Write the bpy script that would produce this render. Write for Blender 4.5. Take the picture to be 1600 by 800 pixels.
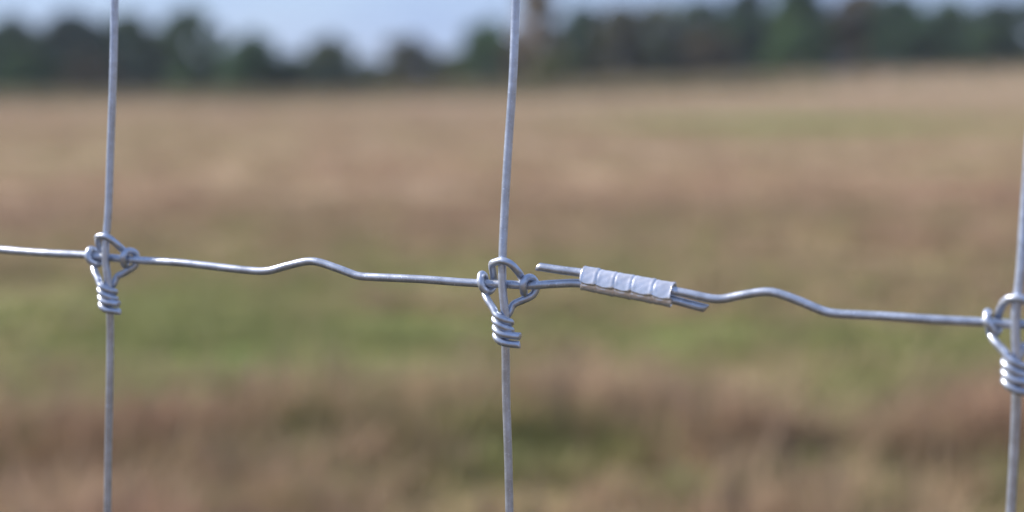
import bpy, math, random
import numpy as np
from mathutils import Vector, Matrix

sc = bpy.context.scene
for o in list(bpy.data.objects):
    bpy.data.objects.remove(o)
COL = sc.collection
rnd = random.Random(7)
rng = np.random.default_rng(11)

# ------------------------------------------------------------------ camera
YAW = math.radians(21.4)                 # the camera looks this far to the left of the fence's normal
PITCH = math.atan(270 / 2400)
cam_d = bpy.data.cameras.new('camera')
cam = bpy.data.objects.new('camera', cam_d)
COL.objects.link(cam)
cam.location = (0.17758, -0.44486, 0.99974)
cam.rotation_euler = (math.pi / 2 - PITCH, 0, YAW)
cam_d.sensor_width = 36.0
cam_d.lens = 54.0
cam_d.clip_start = 0.02
cam_d.clip_end = 9000
cam_d.dof.use_dof = True
cam_d.dof.focus_distance = 0.490
cam_d.dof.aperture_fstop = 5.0
cam_d.dof.aperture_blades = 0
sc.camera = cam

# ------------------------------------------------------------------ sky, sun, exposure
SUN_EL = math.radians(37)
SUN_AZ = math.radians(184)               # direction towards the sun, from +X counter-clockwise
sun_dir = Vector((math.cos(SUN_AZ) * math.cos(SUN_EL), math.sin(SUN_AZ) * math.cos(SUN_EL), math.sin(SUN_EL)))
world = bpy.data.worlds.new('World')
sc.world = world
world.use_nodes = True
wn = world.node_tree
bg = wn.nodes['Background']
sky = wn.nodes.new('ShaderNodeTexSky')
sky.sky_type = 'NISHITA'
sky.sun_disc = False
sky.sun_elevation = SUN_EL
sky.sun_rotation = math.atan2(sun_dir.x, sun_dir.y)
sky.altitude = 0
sky.air_density = 1.0
sky.dust_density = 0.3
sky.ozone_density = 3.0
# thin bluish high cloud over the whole sky
wtc = wn.nodes.new('ShaderNodeTexCoord')
wno = wn.nodes.new('ShaderNodeTexNoise'); wno.inputs['Scale'].default_value = 4.0; wno.inputs['Detail'].default_value = 5
wmp = wn.nodes.new('ShaderNodeMapping'); wmp.inputs['Scale'].default_value = (1, 1, 4)
wmr = wn.nodes.new('ShaderNodeMapRange')
wmr.inputs['From Min'].default_value = .3; wmr.inputs['From Max'].default_value = .7
wmr.inputs['To Min'].default_value = .70; wmr.inputs['To Max'].default_value = .92
wmx = wn.nodes.new('ShaderNodeMix'); wmx.data_type = 'RGBA'
wmx.inputs["B"].default_value = (1.55, 2.15, 3.75, 1)
wn.links.new(wtc.outputs['Generated'], wmp.inputs['Vector']); wn.links.new(wmp.outputs[0], wno.inputs['Vector'])
wn.links.new(wno.outputs['Fac'], wmr.inputs['Value']); wn.links.new(wmr.outputs['Result'], wmx.inputs['Factor'])
wn.links.new(sky.outputs[0], wmx.inputs['A']); wn.links.new(wmx.outputs['Result'], bg.inputs[0])
bg.inputs[1].default_value = 0.10
sun_l = bpy.data.lights.new('sun', 'SUN')
sun_l.energy = 3.7
sun_l.angle = math.radians(3.0)
sun_l.color = (1.0, 0.93, 0.84)
sun = bpy.data.objects.new('sun', sun_l)
COL.objects.link(sun)
sun.location = (-8, 0, 8)
sun.rotation_euler = sun_dir.to_track_quat('Z', 'Y').to_euler()
vs = sc.view_settings
vs.view_transform = 'Standard'
vs.look = 'None'
vs.exposure = 1.10
vs.gamma = 1.0
vs.use_curve_mapping = False
sc.cycles.use_denoising = True
sc.cycles.max_bounces = 6
sc.cycles.transparent_max_bounces = 4


# ------------------------------------------------------------------ helpers
def tag(o, label=None, cat=None, group=None, kind=None):
    for k, v in (('label', label), ('category', cat), ('group', group), ('kind', kind)):
        if v:
            o[k] = v
    return o


def link(name, mesh, mat=None, parent=None):
    o = bpy.data.objects.new(name, mesh)
    COL.objects.link(o)
    if mat is not None and mesh is not None and not mesh.materials:
        mesh.materials.append(mat)
    if parent is not None:
        o.parent = parent
    return o


def mesh_np(name, verts, tris, cols=None, smooth=False):
    """mesh from numpy arrays: verts (n,3), tris (m,3), cols (n,3) point colours"""
    me = bpy.data.meshes.new(name)
    n, m = len(verts), len(tris)
    me.vertices.add(n)
    me.vertices.foreach_set('co', np.ascontiguousarray(verts, dtype=np.float32).ravel())
    me.loops.add(m * 3)
    me.loops.foreach_set('vertex_index', np.ascontiguousarray(tris, dtype=np.int32).ravel())
    me.polygons.add(m)
    me.polygons.foreach_set('loop_start', np.arange(0, m * 3, 3, dtype=np.int32))
    me.polygons.foreach_set('loop_total', np.full(m, 3, dtype=np.int32))
    if smooth:
        me.polygons.foreach_set('use_smooth', np.ones(m, dtype=bool))
    me.update(calc_edges=True)
    if cols is not None:
        at = me.attributes.new('tint', 'FLOAT_COLOR', 'POINT')
        c4 = np.ones((n, 4), dtype=np.float32)
        c4[:, :3] = cols
        at.data.foreach_set('color', c4.ravel())
    return me


def catmull(pts, step):
    P = [Vector(p) for p in pts]
    P = [P[0] * 2 - P[1]] + P + [P[-1] * 2 - P[-2]]
    out = []
    for i in range(1, len(P) - 2):
        p0, p1, p2, p3 = P[i - 1], P[i], P[i + 1], P[i + 2]
        n = max(2, int((p2 - p1).length / step))
        # centripetal parametrisation keeps unevenly spaced bends from overshooting
        t1 = max((p1 - p0).length, 1e-9) ** .5
        t2 = t1 + max((p2 - p1).length, 1e-9) ** .5
        t3 = t2 + max((p3 - p2).length, 1e-9) ** .5
        for k in range(n):
            t = t1 + (t2 - t1) * k / n
            A1 = p0 * ((t1 - t) / t1) + p1 * (t / t1)
            A2 = p1 * ((t2 - t) / (t2 - t1)) + p2 * ((t - t1) / (t2 - t1))
            A3 = p2 * ((t3 - t) / (t3 - t2)) + p3 * ((t - t2) / (t3 - t2))
            B1 = A1 * ((t2 - t) / t2) + A2 * (t / t2)
            B2 = A2 * ((t3 - t) / (t3 - t1)) + A3 * ((t - t1) / (t3 - t1))
            out.append(B1 * ((t2 - t) / (t2 - t1)) + B2 * ((t - t1) / (t2 - t1)))
    out.append(P[-2])
    return out


def tube_arrays(path, rad, sides=16, jitter=0.0, shear=0.0, seed=0):
    """tube along a path of Vectors; rad a number or a list; ends cut flat with a small burr"""
    r_ = random.Random(seed)
    n = len(path)
    rads = rad if isinstance(rad, (list, tuple)) else [rad] * n
    V, T = [], []
    t_prev = (path[1] - path[0]).normalized()
    nrm = t_prev.orthogonal().normalized()
    ph = r_.random() * 6
    for i in range(n):
        t = (path[min(i + 1, n - 1)] - path[max(i - 1, 0)]).normalized()
        q = t_prev.rotation_difference(t)
        nrm = (q @ nrm)
        nrm = (nrm - t * nrm.dot(t)).normalized()
        b = t.cross(nrm)
        t_prev = t
        for k in range(sides):
            a = 2 * math.pi * k / sides
            rr = rads[i] * (1 + jitter * (math.sin(i * .37 + 2 * a + ph) + math.sin(i * .91 - a * 3)) * .5)
            p = path[i] + (nrm * math.cos(a) + b * math.sin(a)) * rr
            if shear and i in (0, n - 1):
                p += t * (shear * rads[i] * math.sin(a + 1.0))
            V.append(p)
    for i in range(n - 1):
        for k in range(sides):
            a, b_ = i * sides + k, i * sides + (k + 1) % sides
            c, d = a + sides, b_ + sides
            T += [(a, b_, d), (a, d, c)]
    # end caps: a short bevel ring and a face a little inside it
    for end, sgn in ((0, -1), (n - 1, 1)):
        base = end * sides
        t = (path[1] - path[0]).normalized() if end == 0 else (path[-1] - path[-2]).normalized()
        c0 = path[end]
        s = len(V)
        for k in range(sides):
            V.append(c0 + (V[base + k] - c0) * .82 + t * sgn * rads[end] * .10)
        V.append(c0 + t * sgn * rads[end] * .04)
        for k in range(sides):
            k2 = (k + 1) % sides
            f = [(base + k, s + k, s + k2), (base + k, s + k2, base + k2), (s + k, s + sides, s + k2)]
            T += f if sgn < 0 else [x[::-1] for x in f]
    return V, T


def tube_mesh(name, path, rad, **kw):
    V, T = tube_arrays(path, rad, **kw)
    me = mesh_np(name, np.array([tuple(v) for v in V]), np.array(T), smooth=True)
    return me


# field axes: right and forward on the ground, seen from the gap in front of the fence
CX, CY = 0.1776, -0.4449
RX, RY = math.cos(YAW), math.sin(YAW)
FX, FY = -math.sin(YAW), math.cos(YAW)


def to_ad(x, y):
    return (x - CX) * RX + (y - CY) * RY, (x - CX) * FX + (y - CY) * FY


def to_xy(a, d):
    return CX + a * RX + d * FX, CY + a * RY + d * FY


def smooth(lo, hi, v):
    t = np.clip((v - lo) / (hi - lo), 0, 1)
    return t * t * (3 - 2 * t)


def ground_z(x, y):
    a, d = to_ad(np.asarray(x, float), np.asarray(y, float))
    h = 3.3 * smooth(-30, 62, a) * smooth(35, 165, d)
    h = h - .55 * smooth(20, 140, d)
    h = h + 0.10 * smooth(3, 20, d) * np.sin(x * .21 + 1.3) * np.sin(y * .17 + .4)
    h = h + 0.03 * np.sin(x * 1.1 + y * .4) * np.sin(y * 1.3 - .6) * smooth(.6, 3, d)
    return h


_waves = [(rng.uniform(0, 6.283), rng.uniform(0, 6.283), rng.uniform(0, 6.283)) for _ in range(24)]


def noise2(x, y, scale, seed=0, n=6):
    """smooth pseudo noise about 0, roughly -1..1"""
    s = 0
    for i in range(n):
        th, p1, p2 = _waves[(seed * 5 + i) % 24]
        f = (2 * math.pi / scale) * (0.7 + .18 * i)
        s = s + np.sin((x * math.cos(th) + y * math.sin(th)) * f + p1) * np.sin((-x * math.sin(th) + y * math.cos(th)) * f * .83 + p2)
    return s / (n ** .5) * 1.5


# ------------------------------------------------------------------ materials
def new_mat(name):
    m = bpy.data.materials.new(name)
    m.use_nodes = True
    nt = m.node_tree
    return m, nt, nt.nodes['Principled BSDF']


def wire_mat(name, base=(0.55, 0.61, 0.73), rough=(0.24, 0.42), metal=0.78, bump=0.15, scale=900, speck=1.30):
    m, nt, b = new_mat(name)
    N, L = nt.nodes, nt.links
    tc = N.new('ShaderNodeTexCoord')
    n1 = N.new('ShaderNodeTexNoise'); n1.inputs['Scale'].default_value = scale * .35; n1.inputs['Detail'].default_value = 5
    n2 = N.new('ShaderNodeTexNoise'); n2.inputs['Scale'].default_value = scale * 1.6; n2.inputs['Detail'].default_value = 3
    L.new(tc.outputs['Object'], n1.inputs['Vector']); L.new(tc.outputs['Object'], n2.inputs['Vector'])
    cr = N.new('ShaderNodeValToRGB')
    cr.color_ramp.elements[0].position = .33; cr.color_ramp.elements[1].position = .70
    cr.color_ramp.elements[0].color = (*[c * .82 for c in base], 1)
    cr.color_ramp.elements[1].color = (*[min(1, c * 1.12) for c in base], 1)
    L.new(n1.outputs['Fac'], cr.inputs['Fac'])
    # pale oxide specks
    cr2 = N.new('ShaderNodeValToRGB')
    cr2.color_ramp.elements[0].position = .60; cr2.color_ramp.elements[1].position = .72
    L.new(n2.outputs['Fac'], cr2.inputs['Fac'])
    mx = N.new('ShaderNodeMix'); mx.data_type = 'RGBA'
    L.new(cr2.outputs['Color'], mx.inputs['Factor'])
    L.new(cr.outputs['Color'], mx.inputs['A'])
    mx.inputs['B'].default_value = (*[min(1, c * speck) for c in base], 1)
    L.new(mx.outputs['Result'], b.inputs['Base Color'])
    mr = N.new('ShaderNodeMapRange')
    mr.inputs['To Min'].default_value = rough[0]; mr.inputs['To Max'].default_value = rough[1]
    L.new(n1.outputs['Fac'], mr.inputs['Value'])
    L.new(mr.outputs['Result'], b.inputs['Roughness'])
    b.inputs['Metallic'].default_value = metal
    bp = N.new('ShaderNodeBump'); bp.inputs['Strength'].default_value = bump; bp.inputs['Distance'].default_value = .0003
    L.new(n2.outputs['Fac'], bp.inputs['Height'])
    L.new(bp.outputs['Normal'], b.inputs['Normal'])
    return m


M_STAY = wire_mat('galvanised stay wire')
M_LINE = wire_mat('galvanised line wire', base=(0.53, 0.56, 0.62), rough=(.28, .50), metal=.7, speck=1.55)
M_KNOT = wire_mat('galvanised knot wire', base=(0.54, 0.58, 0.66), rough=(.28, .50))
M_SLEEVE = wire_mat('bright aluminium sleeve', base=(0.86, 0.845, 0.865), rough=(.16, .34), metal=.66, bump=.10)
M_STAPLE = wire_mat('dull staple', base=(0.35, 0.36, 0.38))


def leaf_mat(name, translucent=.3, use_obj=False):
    m, nt, b = new_mat(name)
    N, L = nt.nodes, nt.links
    at = N.new('ShaderNodeAttribute'); at.attribute_name = 'tint'
    col = at.outputs['Color']
    if use_obj:
        oi = N.new('ShaderNodeObjectInfo')
        mx = N.new('ShaderNodeMix'); mx.data_type = 'RGBA'; mx.blend_type = 'MULTIPLY'; mx.inputs['Factor'].default_value = 1
        L.new(oi.outputs['Color'], mx.inputs['A']); L.new(col, mx.inputs['B'])
        col = mx.outputs['Result']
    L.new(col, b.inputs['Base Color'])
    b.inputs['Roughness'].default_value = .75
    b.inputs['Specular IOR Level'].default_value = .25
    tr = N.new('ShaderNodeBsdfTranslucent')
    L.new(col, tr.inputs['Color'])
    ms = N.new('ShaderNodeMixShader'); ms.inputs['Fac'].default_value = translucent
    L.new(b.outputs[0], ms.inputs[1]); L.new(tr.outputs[0], ms.inputs[2])
    L.new(ms.outputs[0], N['Material Output'].inputs['Surface'])
    return m


M_GRASS = leaf_mat('dry and green grass blades', .3)
M_LEAF = leaf_mat('tree leaves', .25, True)


def noisy_mat(name, c1, c2, scale, rough=.9, bump=.5, dist=.02, stretch=(1, 1, 1)):
    m, nt, b = new_mat(name)
    N, L = nt.nodes, nt.links
    tc = N.new('ShaderNodeTexCoord')
    mp = N.new('ShaderNodeMapping'); mp.inputs['Scale'].default_value = stretch
    L.new(tc.outputs['Object'], mp.inputs['Vector'])
    n1 = N.new('ShaderNodeTexNoise'); n1.inputs['Scale'].default_value = scale; n1.inputs['Detail'].default_value = 6
    L.new(mp.outputs[0], n1.inputs['Vector'])
    cr = N.new('ShaderNodeValToRGB')
    cr.color_ramp.elements[0].position = .35; cr.color_ramp.elements[1].position = .68
    cr.color_ramp.elements[0].color = (*c1, 1); cr.color_ramp.elements[1].color = (*c2, 1)
    L.new(n1.outputs['Fac'], cr.inputs['Fac'])
    L.new(cr.outputs['Color'], b.inputs['Base Color'])
    b.inputs['Roughness'].default_value = rough
    bp = N.new('ShaderNodeBump'); bp.inputs['Strength'].default_value = bump; bp.inputs['Distance'].default_value = dist
    L.new(n1.outputs['Fac'], bp.inputs['Height']); L.new(bp.outputs['Normal'], b.inputs['Normal'])
    return m


M_BARK = noisy_mat('bark', (.045, .038, .026), (.10, .085, .055), 6, stretch=(3, 3, .6))
M_POST = noisy_mat('weathered post wood', (.16, .13, .10), (.33, .29, .24), 9, stretch=(6, 6, .5))

# the field's soil and stubble colours, painted darker by the fence to dim its reflections, carried by the 'tint' attribute with finer mottling on top
M_FIELD, nt, b = new_mat('stubble field')
N, L = nt.nodes, nt.links
at = N.new('ShaderNodeAttribute'); at.attribute_name = 'tint'
tc = N.new('ShaderNodeTexCoord')
n1 = N.new('ShaderNodeTexNoise'); n1.inputs['Scale'].default_value = 2.3; n1.inputs['Detail'].default_value = 8; n1.inputs['Roughness'].default_value = .65
L.new(tc.outputs['Object'], n1.inputs['Vector'])
cr = N.new('ShaderNodeValToRGB')
cr.color_ramp.elements[0].position = .30; cr.color_ramp.elements[0].color = (.62, .62, .60, 1)
cr.color_ramp.elements[1].position = .72; cr.color_ramp.elements[1].color = (1.25, 1.22, 1.2, 1)
L.new(n1.outputs['Fac'], cr.inputs['Fac'])
mx = N.new('ShaderNodeMix'); mx.data_type = 'RGBA'; mx.blend_type = 'MULTIPLY'; mx.inputs['Factor'].default_value = 1
L.new(at.outputs['Color'], mx.inputs['A']); L.new(cr.outputs['Color'], mx.inputs['B'])
L.new(mx.outputs['Result'], b.inputs['Base Color'])
b.inputs['Roughness'].default_value = 1
b.inputs['Specular IOR Level'].default_value = .1
bp = N.new('ShaderNodeBump'); bp.inputs['Strength'].default_value = .6; bp.inputs['Distance'].default_value = .05
L.new(n1.outputs['Fac'], bp.inputs['Height']); L.new(bp.outputs['Normal'], b.inputs['Normal'])

# ------------------------------------------------------------------ the field
PINK = np.array((.388, .242, .168))
STRAW = np.array((.420, .322, .222))
OLIVE = np.array((.325, .290, .140))
GREEN = np.array((.205, .265, .080))


def greenness(x, y):
    """0 = dry stubble, 1 = green regrowth; soft patches with their own places in the field"""
    a, d = to_ad(x, y)
    ld = np.log(np.maximum(d, .5))
    g = .26 + .14 * noise2(a * .5, d, 2.2, 0) + (.12 + .10 * smooth(6.5, 5, d)) * noise2(a * .7, d, .8, 1) + .10 * noise2(x, y, 14, 2)
    # regrowth is thickest in a swath four to eleven metres out, thinner on the right and by the fence
    g = g + .34 * np.exp(-((ld - np.log(6.6)) / .46) ** 2) * (1 - .55 * smooth(.2, 2.4, a) * smooth(9, 6, d))
    g = g - .22 * np.exp(-((ld - np.log(13.5)) / .24) ** 2)
    g = g - .12 * smooth(5.0, 4.2, d)
    for (pa, pd, ra, rd, s) in ((-.83, 5.6, .5, .5, .55), (6.2, 41, 4.0, 8, 1.3), (12.8, 42, 5, 7, .35), (-1.5, 6.6, 1.1, 1.6, .25), (1.0, 4.3, .35, .35, .3), (-1.3, 4.3, .35, .25, .35),
                                (.95, 5.0, .5, .35, .12), (-.1, 3.85, .25, .3, .45)):
        g = g + s * np.exp(-((a - pa) / ra) ** 2 - ((d - pd) / rd) ** 2)
    g = g - .15 * smooth(15, 40, d)
    return np.clip(g, 0, 1)


def field_col(x, y):
    a, d = to_ad(x, y)
    g = greenness(x, y)[..., None]
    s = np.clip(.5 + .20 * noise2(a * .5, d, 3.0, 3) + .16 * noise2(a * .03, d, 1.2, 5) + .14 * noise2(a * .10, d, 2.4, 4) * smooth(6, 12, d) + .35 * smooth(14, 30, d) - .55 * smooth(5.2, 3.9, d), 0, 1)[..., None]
    dry = PINK * (1 - s) + STRAW * s
    gm = OLIVE * (1 - smooth(.5, 1, g)) + GREEN * smooth(.5, 1, g)
    return dry * (1 - g) + gm * g


# one sheet to the horizon, finer near the fence
aa = np.concatenate([-np.geomspace(1500, 6, 46), np.linspace(-5.5, 5.5, 56), np.geomspace(6, 1500, 46)])
dd = np.concatenate([-np.geomspace(400, 3, 14), np.linspace(-2.5, 12, 70), np.geomspace(12.5, 2400, 110)])
A, D = np.meshgrid(aa, dd)
GX, GY = to_xy(A, D)
GZ = ground_z(GX, GY)
nv, nu = A.shape
idx = np.arange(nv * nu).reshape(nv, nu)
q = np.stack([idx[:-1, :-1], idx[:-1, 1:], idx[1:, 1:], idx[1:, :-1]], -1).reshape(-1, 4)
tris = np.concatenate([q[:, [0, 1, 2]], q[:, [0, 2, 3]]])
V = np.stack([GX, GY, GZ], -1).reshape(-1, 3)
field = link('field', mesh_np('field', V, tris, field_col(GX, GY).reshape(-1, 3) * (.57 + .23 * smooth(4.5, 16, D) - .10 * smooth(20, 60, D) - .26 * smooth(2.6, 1.6, np.abs(D))).reshape(-1, 1) * (1 - .12 * smooth(14, 4.5, D)[..., None] * np.array((0, -.6, .8))).reshape(-1, 3), smooth=True), M_FIELD)  # ground painted darker close to the fence, out of view, for darker metal reflections
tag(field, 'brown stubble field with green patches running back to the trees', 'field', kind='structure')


# ------------------------------------------------------------------ grass (nobody could count it)
def grass_patch(name, d0, d1, n_tufts, blades, hgt, wid, lean, segs, label, power=1.0, edge=1.3, own=None, thin=None):
    u = rng.random(n_tufts)
    d = (d0 ** power + u * (d1 ** power - d0 ** power)) ** (1 / power)
    a = (rng.random(n_tufts) * 2 - 1) * (.36 * d + edge)
    x, y = to_xy(a, d)
    # tufts are thick in some places and thin in others
    clump = .56 + .32 * noise2(a * .40, d, .42, 1) + .30 * noise2(x, y, 1.9, 2)
    keep = rng.random(n_tufts) < np.clip(1.25 * clump + .02, .05, 1)
    if thin:                                          # thins out across this stretch of the field edge
        keep &= rng.random(n_tufts) > .93 * smooth(thin[0], thin[1], a + 4 * noise2(x, y, 16, 3))
    x, y, clump = x[keep], y[keep], clump[keep]
    n = len(x)
    g = greenness(x, y)
    hs = hgt * (0.45 + .75 * np.clip(clump, 0, 1.3)) * rng.uniform(.7, 1.25, n)
    is_green = rng.random(n) < np.clip(g * 1.15, 0, 1)
    hs = np.where(is_green, hs * .7, hs)
    stalk = rng.random(n) < .03
    hs = np.where(stalk & ~is_green, hs * 1.7, hs)
    base_col = field_col(x, y)
    col = np.where(is_green[:, None], OLIVE * .62 + GREEN * .38, base_col * .55 + (PINK * .5 + STRAW * .5) * .45)
    if own is not None:
        col = col * .25 + np.array(own) * .75
    col = col * rng.uniform(.72, 1.3, n)[:, None]
    # blades
    X = np.repeat(x, blades) + rng.normal(0, .035, n * blades) * (wid / .006)**.5
    Y = np.repeat(y, blades) + rng.normal(0, .035, n * blades) * (wid / .006)**.5
    Z = ground_z(X, Y) - .005
    H = np.repeat(hs, blades) * rng.uniform(.55, 1.15, n * blades)
    C = np.repeat(col, blades, 0) * rng.uniform(.85, 1.15, n * blades)[:, None]
    m = n * blades
    th = rng.random(m) * 6.283
    ln = np.abs(rng.normal(0, lean, m)) * H
    ux, uy = np.cos(th), np.sin(th)
    wx, wy = -uy * wid * .5, ux * wid * .5
    z0 = np.zeros(m)
    def P(t, w):
        bx, by, bz = X + ux * ln * t * t, Y + uy * ln * t * t, Z + H * (t - .25 * t * t * np.minimum(ln / H, 1))
        return (np.stack([bx - wx * w, by - wy * w, bz], -1), np.stack([bx + wx * w, by + wy * w, bz], -1))
    if segs == 2:
        a0, b0 = P(0, 1); a1, b1 = P(.55, .8); tip, _ = P(1, 0)
        V = np.stack([a0, b0, a1, b1, tip], 1).reshape(-1, 3)
        k = np.arange(m)[:, None] * 5
        T = np.concatenate([k + [0, 1, 3], k + [0, 3, 2], k + [2, 3, 4]])
        CC = np.repeat(C, 5, 0)
    else:
        a0, b0 = P(0, 1); tip, _ = P(1, 0)
        V = np.stack([a0, b0, tip], 1).reshape(-1, 3)
        k = np.arange(m)[:, None] * 3
        T = k + [0, 1, 2]
        CC = np.repeat(C, 3, 0)
    o = link(name, mesh_np(name, V, T, CC), M_GRASS)
    tag(o, label, 'grass', kind='stuff')
    return o


grass_patch('added_dark_grass', .02, 1.9, 5200, 12, .26, .008, .5, 2, 'dark green grass added under the fence wires, out of view, to darken their reflections', 1.0, 2.2, (.075, .105, .035))  # unseen strip added so the sleeve and wire undersides reflect something dark
grass_patch('tall_grass', 1.2, 4.7, 9000, 13, .18, .007, .65, 2, 'pinkish dry grass standing in clumps nearest the fence', 2.0)
grass_patch('meadow_grass', 4.5, 13, 24000, 10, .09, .009, .7, 2, 'mixed green and straw grass in the near field', 2.0)
grass_patch('stubble', 12, 45, 42000, 5, .085, .022, .5, 1, 'short brown stubble across the middle of the field', 1.4)
grass_patch('verge_grass', 100, 152, 22000, 6, .85, .12, .35, 1, 'olive brown rough grass at the foot of the trees', 5.0, 25, (.145, .142, .078), (6, 26))
grass_patch('far_stubble', 42, 160, 45000, 4, .12, .07, .4, 1, 'pale far stubble reaching the foot of the trees', 1.3, 12)


# ------------------------------------------------------------------ trees and shrubs
def leaf_cloud(blobs, n_leaves, size, seed, shade=(.6, 1.35)):
    """leaf-sized faces spread through the volumes of many lumps; returns verts, tris, colours"""
    r = np.random.default_rng(seed)
    w = np.array([b[3] ** 2 for b in blobs]); w /= w.sum()
    which = r.choice(len(blobs), n_leaves, p=w)
    B = np.array(blobs)[which]
    dirs = r.normal(size=(n_leaves, 3)); dirs /= np.linalg.norm(dirs, axis=1)[:, None]
    rad = B[:, 3] * (r.random(n_leaves) ** .42) * r.uniform(.85, 1.12, n_leaves)
    P = B[:, :3] + dirs * rad[:, None] * np.array((1, 1, .85))
    a = r.normal(size=(n_leaves, 3)); a /= np.linalg.norm(a, axis=1)[:, None]
    c = r.normal(size=(n_leaves, 3)); c -= a * (a * c).sum(1)[:, None]; c /= np.linalg.norm(c, axis=1)[:, None]
    s = size * r.uniform(.6, 1.3, n_leaves)[:, None]
    V = np.stack([P - a * s, P + c * s * .45, P + a * s, P - c * s * .45], 1).reshape(-1, 3)
    k = np.arange(n_leaves)[:, None] * 4
    T = np.concatenate([k + [0, 1, 2], k + [0, 2, 3]])
    tone = r.uniform(shade[0], shade[1], len(blobs))[which] * r.uniform(.75, 1.25, n_leaves)
    warm = r.uniform(-.12, .12, len(blobs))[which]
    col = np.stack([tone * (1 + warm), tone, tone * (1 - warm)], -1)
    return V, T, np.repeat(col, 4, 0)


def tree_proto(kind, seed):
    """unit tree: height 1, crown radius 1 in x and y (scaled per tree). returns trunk mesh, crown mesh"""
    r = random.Random(seed)
    blobs, limbs = [], []
    if kind == 'shrub':
        z0, z1, trunk_top = .10, .80, .55
        nb = 16
    elif kind == 'slim':
        z0, z1, trunk_top = .10, .92, .9
        nb = 18
    elif kind == 'tall':
        z0, z1, trunk_top = .10, .88, .8
        nb = 20
    else:
        z0, z1, trunk_top = .10, .84, .7
        nb = 20
    for i in range(nb):
        z = z0 + (z1 - z0) * ((i + r.random()) / nb)
        t = (z - z0) / (z1 - z0)
        if kind in ('tall', 'slim'):
            R = (.45 + .4 * math.sin(math.pi * min(1, t * .85 + .12))) * (1 - .55 * t ** 3)
        elif kind == 'shrub':
            R = .72 * math.sqrt(max(.12, 1 - (t * .95) ** 2))
        else:
            R = .70 * math.sqrt(max(.10, 1 - (2 * t - .85) ** 2 * .8))
        th = i * 2.4 + r.random()
        rr = R * r.uniform(.35, 1.0)
        s = r.uniform(.20, .36) * (1.15 if kind == 'shrub' else 1)
        blobs.append((math.cos(th) * rr, math.sin(th) * rr, z, s))
        limbs.append((math.cos(th) * rr, math.sin(th) * rr, z))
    return blobs, limbs, trunk_top


def build_tree(name, kind, x, y, h, rad, col, seed, label, cat, group, sink=0.0):
    z = float(ground_z(x, y)) - .03
    root = bpy.data.objects.new(name, None)
    COL.objects.link(root)
    root.location = (x, y, z)
    tag(root, label, cat, group)
    blobs, limbs, tt = tree_proto(kind, seed)
    r = random.Random(seed + 99)
    rad *= 1.38
    bl = [(bx * rad, by * rad, bz * h, s * (rad * .6 + h * .16)) for bx, by, bz, s in blobs]
    top = max(b[2] + b[3] * .85 for b in bl)
    bl = [(b[0], b[1], b[2] * h / top, b[3]) for b in bl]
    n = int(2000 + 640 * rad * h / 8)
    V, T, C = leaf_cloud(bl, n, .21 + .012 * h, seed)
    crown = link('crown', mesh_np('crown', V, T, C), M_LEAF, root)
    crown.color = (*col, 1)
    # trunk and limbs in one tapered mesh
    VV, TT = [], []
    def add(path, rads):
        v, t = tube_arrays(path, rads, sides=7)
        o = len(VV)
        VV.extend(v); TT.extend([(a + o, b_ + o, c + o) for a, b_, c in t])
    tr = .012 * h + .035 * rad * .5
    pts = [Vector((r.uniform(-.06, .06) * rad * k / 5, r.uniform(-.06, .06) * rad * k / 5, tt * h * k / 5)) for k in range(6)]
    add(pts, [tr * 1.35, tr * 1.05, tr * .9, tr * .7, tr * .5, tr * .25])
    for (lx, ly, lz, _) in bl[::2]:
        k = min(4.4, max(.4, (lz / h) / tt * 5 * .62))
        i = int(k)
        s = pts[i].lerp(pts[i + 1], k - i)
        e = Vector((lx, ly, lz))
        mid = s.lerp(e, .5) + Vector((0, 0, -.04 * h))
        add([s, mid, e], [tr * .45, tr * .28, tr * .08])
    link('trunk', mesh_np('trunk', np.array([tuple(v) for v in VV]), np.array(TT), smooth=True), M_BARK, root)
    return root


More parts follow.
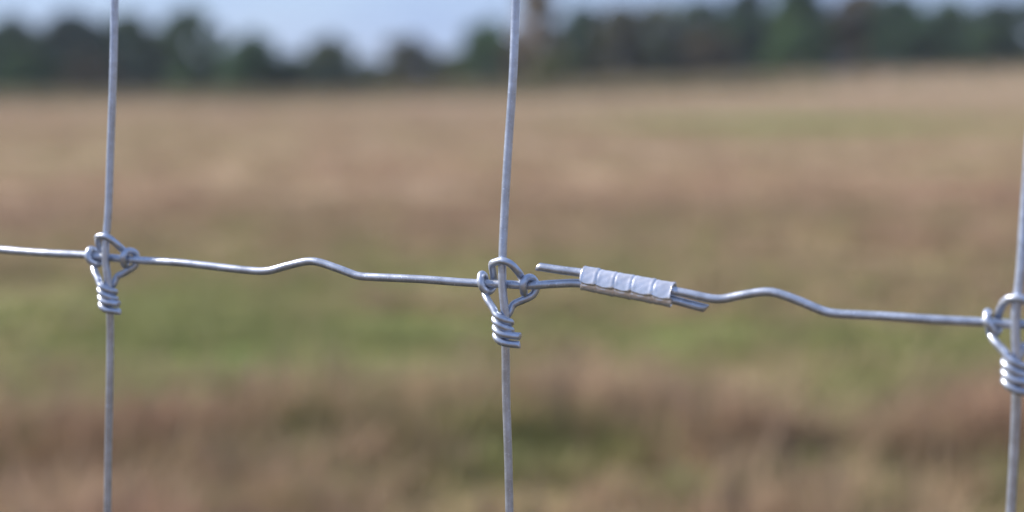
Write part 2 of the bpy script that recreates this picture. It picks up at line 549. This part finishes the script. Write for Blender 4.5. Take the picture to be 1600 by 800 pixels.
LEAF = {
    'dark': (.042, .085, .038), 'blue': (.037, .072, .052), 'green': (.066, .130, .044), 'olive': (.120, .140, .048),
    'russet': (.115, .102, .062), 'brown': (.098, .098, .052), 'tan': (.330, .260, .165), 'autumn': (.140, .105, .050),
}
LEFT, MID, WOOD = 'trees along the left of the field', 'trees and bushes beyond the middle of the field', 'trees along the edge of the wood'
TREES = [
    ('dark', 'round', -126.0, 134.9, 7.9, 4.7, LEFT, 'dark tree past the left end of the tree line'),
    ('dark', 'round', -122.8, 140.4, 8.4, 4.8, LEFT, 'dark round tree just outside the left edge of the picture'),
    ('dark', 'round', -112.8, 137.9, 8.1, 4.5, LEFT, 'dark round tree at the far left edge of the picture'),
    ('blue', 'round', -110.6, 145.2, 8.8, 4.5, LEFT, 'dark bluish tree behind the top of the left upright wire'),
    ('dark', 'tall', -108.5, 152.5, 8.9, 3.8, LEFT, 'dark tree just right of the top of the left upright wire'),
    ('green', 'shrub', -98.2, 122.1, 3.6, 3.2, LEFT, 'low green bush at the field edge, farthest left'),
    ('russet', 'shrub', -91.1, 122.7, 3.0, 3.3, LEFT, 'low reddish brown bush behind the left upright wire'),
    ('dark', 'tall', -100.3, 147.1, 6.7, 2.9, LEFT, 'shorter dark tree in the dip left of the round green tree'),
    ('green', 'round', -91.0, 140.0, 8.6, 3.2, LEFT, 'tall round green tree closing the left tree line beside open sky'),
    ('green', 'shrub', -78.3, 129.9, 4.8, 3.7, MID, 'rounded bright green bush right of the left tree line'),
    ('dark', 'shrub', -76.1, 134.0, 3.1, 3.4, MID, 'low dark bush against the right side of the bright green bush'),
    ('olive', 'round', -76.4, 143.5, 5.3, 3.3, MID, 'small olive tree rising behind the low dark bushes'),
    ('blue', 'shrub', -69.9, 132.1, 2.4, 3.1, MID, 'low blackish bush in front of the small olive tree'),
    ('olive', 'shrub', -71.0, 141.4, 2.4, 2.9, MID, 'low olive bush between the dark bushes and the lone brownish tree'),
    ('brown', 'round', -73.1, 155.6, 5.4, 3.3, MID, 'lone small brownish tree under the widest patch of sky'),
    ('olive', 'shrub', -68.2, 155.4, 3.1, 3.1, MID, 'low olive bush right of the lone brownish tree'),
    ('green', 'round', -62.5, 153.3, 6.6, 3.5, MID, 'dark green tree directly left of the middle upright wire'),
    ('tan', 'slim', -52.3, 140.1, 9.4, 2.2, MID, 'tall slim tan brown tree right of the middle upright wire'),
    ('olive', 'shrub', -49.2, 137.0, 2.4, 2.5, MID, 'low olive bush at the foot of the slim tan tree'),
    ('dark', 'round', -53.6, 156.8, 7.7, 3.5, WOOD, 'dark tree at the left end of the wood, beside the slim tan tree'),
    ('brown', 'tall', -47.8, 152.6, 7.5, 2.9, WOOD, 'brownish dark tree, second from the left end of the wood'),
    ('olive', 'round', -46.4, 161.7, 7.7, 3.5, WOOD, 'olive green tree in the left part of the wood'),
    ('dark', 'round', -43.3, 169.4, 8.1, 3.8, WOOD, 'dark tree between the olive tree and the tall bluish tree'),
    ('russet', 'shrub', -38.5, 154.1, 3.6, 3.3, WOOD, 'low purplish brown bush at the foot of the wood'),
    ('blue', 'tall', -39.5, 175.2, 9.2, 3.8, WOOD, 'tall bluish dark tree left of the tallest green tree'),
    ('green', 'tall', -32.1, 167.4, 10.4, 3.7, WOOD, 'tallest green tree of the wood, reaching past the top of the picture'),
    ('green', 'shrub', -29.5, 155.5, 3.6, 3.3, WOOD, 'green bush at the foot of the tallest green tree'),
    ('autumn', 'round', -26.3, 167.5, 7.9, 3.0, WOOD, 'tree with orange autumn leaves among the green wood'),
    ('green', 'round', -22.4, 175.4, 7.7, 3.5, WOOD, 'green tree right of the orange autumn tree'),
    ('dark', 'shrub', -17.9, 159.0, 3.6, 3.3, WOOD, 'blackish bush on the rise, left one of two'),
    ('dark', 'round', -17.9, 181.5, 7.2, 3.7, WOOD, 'dark tree above the left blackish bush'),
    ('blue', 'round', -12.5, 179.3, 6.6, 3.6, WOOD, 'dark bluish tree near the right edge of the picture'),
    ('dark', 'shrub', -12.0, 162.4, 3.5, 3.4, WOOD, 'blackish bush on the rise, right one of two'),
    ('dark', 'tall', -7.5, 177.0, 6.7, 3.4, WOOD, 'dark tree cut by the right edge of the picture'),
    ('dark', 'shrub', -37.2, 163.2, 5.2, 3.4, WOOD, 'dark bush under the tall bluish tree'),
    ('dark', 'shrub', -22.3, 165.8, 5.2, 3.4, WOOD, 'dark bush between the orange autumn tree and the blackish bushes'),
    ('green', 'round', -1.2, 183.8, 7.3, 3.9, WOOD, 'green tree past the right end of the picture'),
]
for i, (c, kind, x, y, h, rad, grp, lab) in enumerate(TREES):
    j = .92 + .16 * rnd.random()
    h = h * 1.2 + .9 if kind == 'shrub' else h + 1.3
    col = tuple(v * j for v in LEAF[c])
    nm = {'shrub': 'bush', 'slim': 'slim_tree'}.get(kind, 'tree')
    build_tree(nm, kind, x, y, h, rad, col, 40 + i * 3, lab, 'bush' if kind == 'shrub' else 'tree', grp)

# the wood behind them, which reads as one mass
blobs = []
for i in range(1300):
    a = rnd.uniform(-150, 190)
    d = rnd.uniform(205, 240)
    x, y = to_xy(a, d)
    g = float(ground_z(x, y))
    top = 6.3 + 4.6 * float(smooth(6, 16, np.array(a))) + 4.2 * float(smooth(-42, -52, np.array(a)))
    s = rnd.uniform(1.3, 2.3)
    blobs.append((x, y, g + .3 + max(.5, top - s - .3) * rnd.random() ** 1.6, s))
V, T, C = leaf_cloud(blobs, 150000, .42, 5)
wood = link('distant_wood', mesh_np('distant_wood', V, T, C), M_LEAF)
wood.color = (.048, .082, .042, 1)
tag(wood, 'far dark wood behind the trees at the end of the field', 'wood', kind='stuff')

# ------------------------------------------------------------------ the wire fence
MM = .001
Z0 = 0.937                                # height of the line wire with the spliced joint
fence = bpy.data.objects.new('wire_fence', None)
COL.objects.link(fence)
fence.location = (0, 0, float(ground_z(0, 0)))
tag(fence, 'galvanised woven wire fence with knotted joints and a crimped splice, in sharp focus', 'fence')
FZ = Z0 - fence.location.z


def V3(p, dz=0):
    return Vector((p[0] * MM, p[1] * MM, p[2] * MM + FZ + dz))


# stays, shaped where they bend round the knots (millimetres along, across and above the spliced wire's height)
STAY_L = [(-142.52, 0.0, 90.97), (-144.03, 0.0, 64.92), (-146.06, 0.0, 38.52), (-147.17, -0.6, 18.54), (-148.25, -1.3, 6.04), (-148.3, -1.3, 0.88), (-147.93, -1.2, -4.06), (-147.6, -0.9, -12.88), (-148.19, 0.0, -20.97), (-149.17, 0.0, -42.71), (-150.55, 0.0, -65.88), (-151.72, 0.0, -89.29)]
STAY_M = [(4.51, 0.0, 88.12), (3.56, 0.0, 64.7), (1.85, 0.0, 40.98), (0.79, -0.6, 19.01), (0.57, -1.2, 9.0), (0.52, -1.3, 0.32), (1.25, -1.2, -9.18), (1.35, -0.6, -22.52), (1.28, 0.0, -35.98), (1.87, 0.0, -52.48), (2.36, 0.0, -73.29)]
STAY_R = [(157.6, 0.0, 90.0), (156.0, 0.0, 52.0), (155.15, 0.0, 29.42), (154.61, -1.0, 9.96), (153.83, -1.3, -0.78), (153.98, -1.3, -6.16), (154.43, -1.2, -13.36), (154.78, -0.5, -26.15), (154.64, 0.0, -40.89), (154.36, 0.0, -57.51)]
LINE_A = [(-194.85, 0.0, 3.17), (-172.44, 0.0, 2.69), (-158.96, 1.0, 2.56), (-150.19, 1.35, 2.09), (-136.78, 1.0, 1.68), (-119.17, 0.0, 1.64), (-98.91, 0.0, 0.55), (-91.96, 0.0, 0.2), (-88.01, 0.0, 0.14), (-84.07, 0.0, 0.45), (-76.72, 0.0, 2.49), (-71.39, 0.0, 3.85), (-69.23, 0.0, 4.22), (-67.07, 0.0, 4.31), (-64.69, 0.0, 4.01), (-57.85, 0.0, 2.25), (-51.53, 0.0, 0.42), (-49.2, 0.0, 0.11), (-44.79, 0.0, 0.1), (-27.65, 0.0, 0.17), (-14.58, 0.8, -0.24), (-7.07, 1.3, -0.35), (-0.54, 1.35, -0.19), (8.97, 1.3, -0.19), (17.24, 0.8, 0.75), (25.95, 0.5, 1.32), (39.81, 0.4, -0.37), (54.76, 0.4, -2.17), (60.91, 0.5, -3.42), (65.43, 0.6, -4.35)]
LINE_B = [(12.15, -0.6, 6.09), (19.59, -0.5, 5.33), (26.66, -0.4, 4.74), (41.05, -0.4, 2.74), (55.95, -0.4, 0.59), (61.6, -0.4, -0.26), (66.59, -0.3, -1.08), (68.9, -0.2, -1.24), (70.99, 0, -1.05), (75.62, 0.0, 0.11), (80.97, 0.0, 1.3), (83.25, 0.0, 1.64), (85.15, 0.0, 1.64), (88.01, 0.0, 1.12), (93.5, 0.0, -0.61), (99.7, 0.0, -2.9), (101.75, 0.0, -3.45), (103.97, 0.0, -3.7), (117.65, 0.0, -3.69), (131.91, 0.0, -3.91), (144.03, 1.0, -4.01), (153.79, 1.35, -4.13), (162.75, 1.0, -4.01)]

POST_X = (-1520, 1530)
OTHER_LINES = [178, -165, -320, -465, -600, -725, -840]      # other line wires, mm from the spliced one
STAY_TOP, STAY_BOT = 178, -840
stay_x = [x for x in range(-1350, 1500, 150)]
cross_z = lambda x: -.026 * x                                # the spliced wire sags a little to the right (mm)


def plain_stay(x, seed):
    r = random.Random(seed)
    p = []
    for z in sorted([0] + OTHER_LINES, reverse=True):
        p.append((x + r.uniform(-2.5, 2.5), -1.3, z + (cross_z(x) if z == 0 else 0)))
    return p


def extend_stay(core, x, seed):
    up = [q for q in plain_stay(x, seed) if q[2] > 150]
    dn = [q for q in plain_stay(x, seed) if q[2] < -150]
    t0, t1, b1, b0 = core[0], core[1], core[-2], core[-1]
    ku, kd = (t0[0] - t1[0]) / (t0[2] - t1[2]), (b0[0] - b1[0]) / (b0[2] - b1[2])
    up = [(t0[0] + ku * (q[2] - t0[2]), q[1], q[2]) for q in up]
    dn = [(b0[0] + kd * .6 * (q[2] - b0[2]) * math.exp((q[2] + 60) / 500), q[1], q[2]) for q in dn]
    return up + core + dn


for i, x in enumerate(stay_x):
    core = {-150: STAY_L, 0: STAY_M, 150: STAY_R}.get(x)
    pts = extend_stay(core, x, i) if core else plain_stay(x, i)
    seen = core is not None
    path = catmull([V3(p) for p in pts], .0012 if seen else .02)
    st = link('stay_wire', tube_mesh('stay_wire', path, 1.33 * MM, sides=20 if seen else 8, jitter=.005 if seen else 0, seed=i), M_STAY, fence)


def plain_line(x0, x1, dz, seed):
    """line wire with the small tension bend between every pair of stays"""
    r = random.Random(seed)
    p = []
    x = x0
    for s in stay_x:
        if s < x0 or s > x1:
            continue
        sl = (lambda xx: cross_z(xx)) if dz == 0 else (lambda xx: 0)
        p.append((s, 1.35, dz + sl(s)))
        if s + 150 <= x1:
            m = s + 85 + r.uniform(-4, 4)
            p += [(s + 14, .6, dz + sl(s + 14)), (m - 20, 0, dz + sl(m) - 1.8), (m - 14, 0, dz + sl(m) - 1.7), (m - 3, 0, dz + sl(m) + 2.2), (m + 2, 0, dz + sl(m) + 2.2),
                  (m + 17, 0, dz + sl(m) - 1.4), (m + 22, 0, dz + sl(m) - 1.7), (s + 136, .6, dz + sl(s + 136))]
    return p


# the spliced line wire: two lengths that overlap in the sleeve
left = plain_line(-1350, -290, 0, 3)
pathA = catmull([V3((POST_X[0], 0, 38))] + [V3(p) for p in left] + [V3(p) for p in LINE_A], .0012)
la = link('line_wire', tube_mesh('line_wire', pathA, 1.30 * MM, sides=20, jitter=.015, shear=.5, seed=4), M_LINE, fence)
la['label'] = 'line wire running left from the crimped sleeve, its cut end poking out below'
right = plain_line(290, 1350, 0, 5)
pathB = catmull([V3(p) for p in LINE_B] + [V3(p) for p in right] + [V3((POST_X[1], 0, -36))], .0012)
lb = link('line_wire', tube_mesh('line_wire', pathB, 1.30 * MM, sides=20, jitter=.015, shear=.45, seed=9), M_LINE, fence)
lb['label'] = 'line wire running right from the crimped sleeve, its cut end poking out above'
for k, dz in enumerate(OTHER_LINES):
    pts = [(POST_X[0], 0, dz)] + plain_line(-1350, 1350, dz, 20 + k) + [(POST_X[1], 0, dz)]
    link('line_wire', tube_mesh('line_wire', catmull([V3(p) for p in pts], .006), 1.3 * MM, sides=8), M_LINE, fence)

# the knot: one short wire looped over the stay, ringed round the line wire on both sides, its ends coiled down the stay
KR = 1.18
YS = -1.25
stay_cx = lambda z: .03 - .055 * (z + 9) if z < -9 else .03 + .0 * z


def kp(zx, zy, y):
    s, c = math.sin(YAW), math.cos(YAW)
    X = ((zx - 298.5) / 22.1 - y * s) / c
    Z = ((283 - zy) / 22.1 - y * .104) / .994
    return (X, y, Z)


def coil(z_front, th0, th1, tail):
    out = []
    th = th0
    while th <= th1:
        t = math.radians(th)
        z = z_front - 5.2 * (th - 270) / 360 - .55 * math.sin(t - math.radians(270))
        out.append((stay_cx(z) + 2.46 * math.cos(t), YS + 2.46 * math.sin(t), z))
        th += 22
    z = out[-1][2]
    out.append((stay_cx(z) + 2.6, YS - 2.05, z - .40))
    out.append((stay_cx(z) + tail, YS - 1.55, z - .62))
    return out


L_side = [(245, 124, -3.0), (222, 150, -1.2), (219, 195, 1.2), (226, 240, 3.2), (228, 285, 3.8), (214, 330, 2.2), (186, 342, .2), (150, 312, -.9),
          (134, 272, -1.05), (138, 236, .0), (150, 226, 1.5), (164, 242, 3.2), (172, 285, 3.8), (170, 330, 2.5), (172, 368, .5), (194, 412, -1.2), (228, 454, -2.5)]
R_side = [(335, 136, -3.5), (388, 182, -1.6), (422, 230, 1.4), (438, 278, 3.75), (438, 328, 2.2), (434, 336, .4), (430, 302, -.9), (436, 262, -1.0),
          (456, 232, .2), (482, 224, 1.5), (512, 244, 3.2), (524, 290, 3.75), (506, 340, 3.2), (470, 370, 2.7), (415, 400, 2.4), (362, 430, 2.0)]


TAIL = {1: (5.4, 5.6), 2: (6.2, 5.9), 3: (5.0, 4.6)}


def knot_mesh(seed):
    r = random.Random(seed)
    w = lambda s: r.uniform(-s, s) * 1.6
    l = [kp(a + w(3), b_ + w(3), c) for a, b_, c in L_side] + coil(-9.95, 234, 636, TAIL[seed][0])
    rr = [kp(a + w(3), b_ + w(3), c) for a, b_, c in R_side] + coil(-12.45, 66, 640, TAIL[seed][1])
    pts = l[::-1] + [kp(286, 119, -3.75)] + rr
    path = catmull([Vector(p) * MM for p in pts], .00045)
    return tube_mesh('knot', path, KR * MM, sides=16, jitter=.02, shear=.22, seed=seed)


KM = [knot_mesh(1), knot_mesh(2), knot_mesh(3)]
far_path = catmull([Vector(p) * MM for p in [kp(*q) for q in L_side[::-1]] + [kp(286, 119, -3.75)] + [kp(*q) for q in R_side]], .003)
for x, z, me, rot in ((-148.3, 2.28, KM[0], -.5), (.45, -.05, KM[1], 0), (153.9, -3.93, KM[2], 1.0)):
    k = link('knot', me, M_KNOT, fence)
    k.location = V3((x, 0, z))
    k.rotation_euler = (0, math.radians(rot), 0)
KF = tube_mesh('knot', catmull([Vector(p) * MM for p in [kp(*q) for q in L_side[::-1]] + [kp(286, 119, -3.75)] + [kp(*q) for q in R_side] + coil(-12.45, 66, 640, 4.5)], .0015), KR * MM, sides=6)
for i, x in enumerate(stay_x):
    for dz in [0] + OTHER_LINES:
        if dz == 0 and x in (-150, 0, 150):
            continue
        k = link('knot', KF, M_KNOT, fence)
        k.location = V3((x, 0, dz + (cross_z(x) if dz == 0 else 0)))

# crimped splice sleeve
def sleeve_mesh():
    nL, nP = 151, 80
    Lg = 28.8
    V, T = [], []
    r = random.Random(5)
    bounds = [0, .175, .375, .565, .80, 1.0]
    seg_tw = [r.uniform(-.12, .12) for _ in range(5)]
    seg_up = [r.uniform(-.10, .10) for _ in range(5)]
    cache = {}
    def PROFILE(lip):
        """closed outline across the sleeve (front is -y): a face tilted up over the upper wire, folded under at the lip"""
        key = round(lip, 3)
        if key not in cache:
            c = [(2.35, .9), (2.1, 2.3), (.9, 3.2), (-.45, 3.15), (-1.65, 2.35), (-2.35, .95), (-2.62, lip + .25), (-2.60, lip - .08), (-2.15, lip - .30),
                 (-1.38, lip - .45), (-1.28, -2.1), (-.85, -2.95), (.2, -3.4), (1.5, -2.95), (2.15, -1.7), (1.95, -.3)]
            P = [Vector((q[0], q[1], 0)) for q in c]
            n = len(P)
            out = []
            for i in range(nP):
                f = i / nP * n
                a = int(f); f -= a
                p0, p1, p2, p3 = P[(a - 1) % n], P[a % n], P[(a + 1) % n], P[(a + 2) % n]
                q = (p1 * 2 + (p2 - p0) * f + (p0 * 2 - p1 * 5 + p2 * 4 - p3) * f * f + (p1 * 3 - p0 - p2 * 3 + p3) * f ** 3) * .5
                out.append((q.x, q.y))
            cache[key] = out
        return lambda w: cache[key][int(round(w * nP)) % nP]
    def prof(u, ph):
        s = max(i for i in range(5) if u >= bounds[i] - 1e-6)
        t = (u - bounds[s]) / (bounds[s + 1] - bounds[s])
        d_edge = min(t, 1 - t) * (bounds[s + 1] - bounds[s]) * Lg      # mm to the nearest press mark
        first, last = u < .004, u > .996
        sag = math.sin(math.pi * t) ** .55
        lip = -.55 - .50 * sag + seg_tw[s]                             # the folded edge hangs lowest mid-band
        pts = PROFILE(lip)
        cyv, cnv = pts(ph / (2 * math.pi))
        best = 0.0
        # press marks: a raised lip on the left of each mark, a fine dip on its right
        inner = not (s == 0 and t < .5) and not (s == 4 and t > .5)
        if inner:
            sgn = 1 if t < .5 else -1
            best += -.10 * math.exp(-(d_edge / .22) ** 2) + (.05 if sgn > 0 else .08) * math.exp(-((d_edge - .75) / .4) ** 2)
        else:
            best += .12 * math.exp(-(d_edge / .5) ** 2)
        best += .07 * (t - .5) + .03 * math.sin(ph * 5 + s * 2 + u * 20) + .02 * math.sin(ph * 11 + u * 60)
        rr = math.hypot(cyv, cnv)
        k = (rr + best) / rr
        return cyv * k, cnv * k + seg_up[s] * .6
    for i in range(nL):
        u = i / (nL - 1)
        for k in range(nP):
            ph = 2 * math.pi * k / nP
            py, pn = prof(u, ph)
            # ragged ends
            x = (u - .5) * Lg + (.22 * math.sin(ph * 2 + 1) if i in (0, nL - 1) else 0)
            V.append((x, py, pn))
    for i in range(nL - 1):
        for k in range(nP):
            a, b_ = i * nP + k, i * nP + (k + 1) % nP
            T += [(a, b_, b_ + nP), (a, b_ + nP, a + nP)]
    for end, sgn in ((0, -1), (nL - 1, 1)):
        base = end * nP
        s1 = len(V)
        for k in range(nP):
            p = V[base + k]; V.append((p[0] + sgn * .12, p[1] * .92, p[2] * .95))
        for k in range(nP):
            p = V[base + k]; V.append((p[0], p[1] * .74, p[2] * .84))
        for k in range(nP):
            p = V[base + k]; V.append((p[0] - sgn * 1.6, p[1] * .66, p[2] * .78))
        V.append(((sum(V[base + k][0] for k in range(nP)) / nP) - sgn * 1.6, 0, 0))
        c = len(V) - 1
        for k in range(nP):
            k2 = (k + 1) % nP
            f = []
            for r0, r1 in ((base, s1), (s1, s1 + nP), (s1 + nP, s1 + 2 * nP)):
                f += [(r0 + k, r1 + k, r1 + k2), (r0 + k, r1 + k2, r0 + k2)]
            f.append((s1 + 2 * nP + k, c, s1 + 2 * nP + k2))
            T += f if sgn < 0 else [x[::-1] for x in f]
    return mesh_np('crimp_sleeve', np.array(V) * MM, np.array(T), smooth=True)


slv = link('crimp_sleeve', sleeve_mesh(), M_SLEEVE, fence)
slv.location = V3((41.0, 0, 1.2))
slv.rotation_euler = (math.radians(-3), math.atan2(3.84, 28.5), 0)
slv.scale = (1, 1.10, 1.14)
slv['label'] = 'bright silver crimped sleeve with five pressed bands joining two wire ends'

# posts that carry the fence, a stride to either side of the view
for px in POST_X:
    r = random.Random(px)
    V, T = tube_arrays([Vector((r.uniform(-.004, .004), 0, z)) for z in (-.3, .0, .3, .6, .9, 1.15, 1.2)], [.055, .055, .054, .053, .052, .051, .046], sides=18, jitter=.04, seed=px)
    po = link('fence_post', mesh_np('fence_post', np.array([tuple(v) for v in V]), np.array(T), smooth=True), M_POST)
    po.location = (px * MM, .058, float(ground_z(px * MM, .058)))
    tag(po, 'round weathered wooden post %s of the spliced wire' % ('far to the left' if px < 0 else 'far to the right'), 'fence post', 'fence posts')

# ------------------------------------------------------------------ the air
hm = bpy.data.materials.new('pale air')
hm.use_nodes = True
hn = hm.node_tree
hn.nodes.clear()
ho = hn.nodes.new('ShaderNodeOutputMaterial')
hv = hn.nodes.new('ShaderNodeVolumePrincipled')
hv.inputs['Color'].default_value = (.80, .88, 1.0, 1)
hv.inputs['Density'].default_value = .00030
hn.links.new(hv.outputs[0], ho.inputs['Volume'])
HX, HZ0, HZ1 = 3300, -1.6, 19.0
hvs = [(sx * HX - 400, sy * HX + 900, z) for z in (HZ0, HZ1) for sy in (-1, 1) for sx in (-1, 1)]
hf = [(0, 2, 3, 1), (4, 5, 7, 6), (0, 1, 5, 4), (2, 6, 7, 3), (0, 4, 6, 2), (1, 3, 7, 5)]
hme = bpy.data.meshes.new('haze')
hme.from_pydata(hvs, [], hf)
haze = link('haze', hme, hm)
tag(haze, 'thin pale haze over the field', 'haze', kind='stuff')
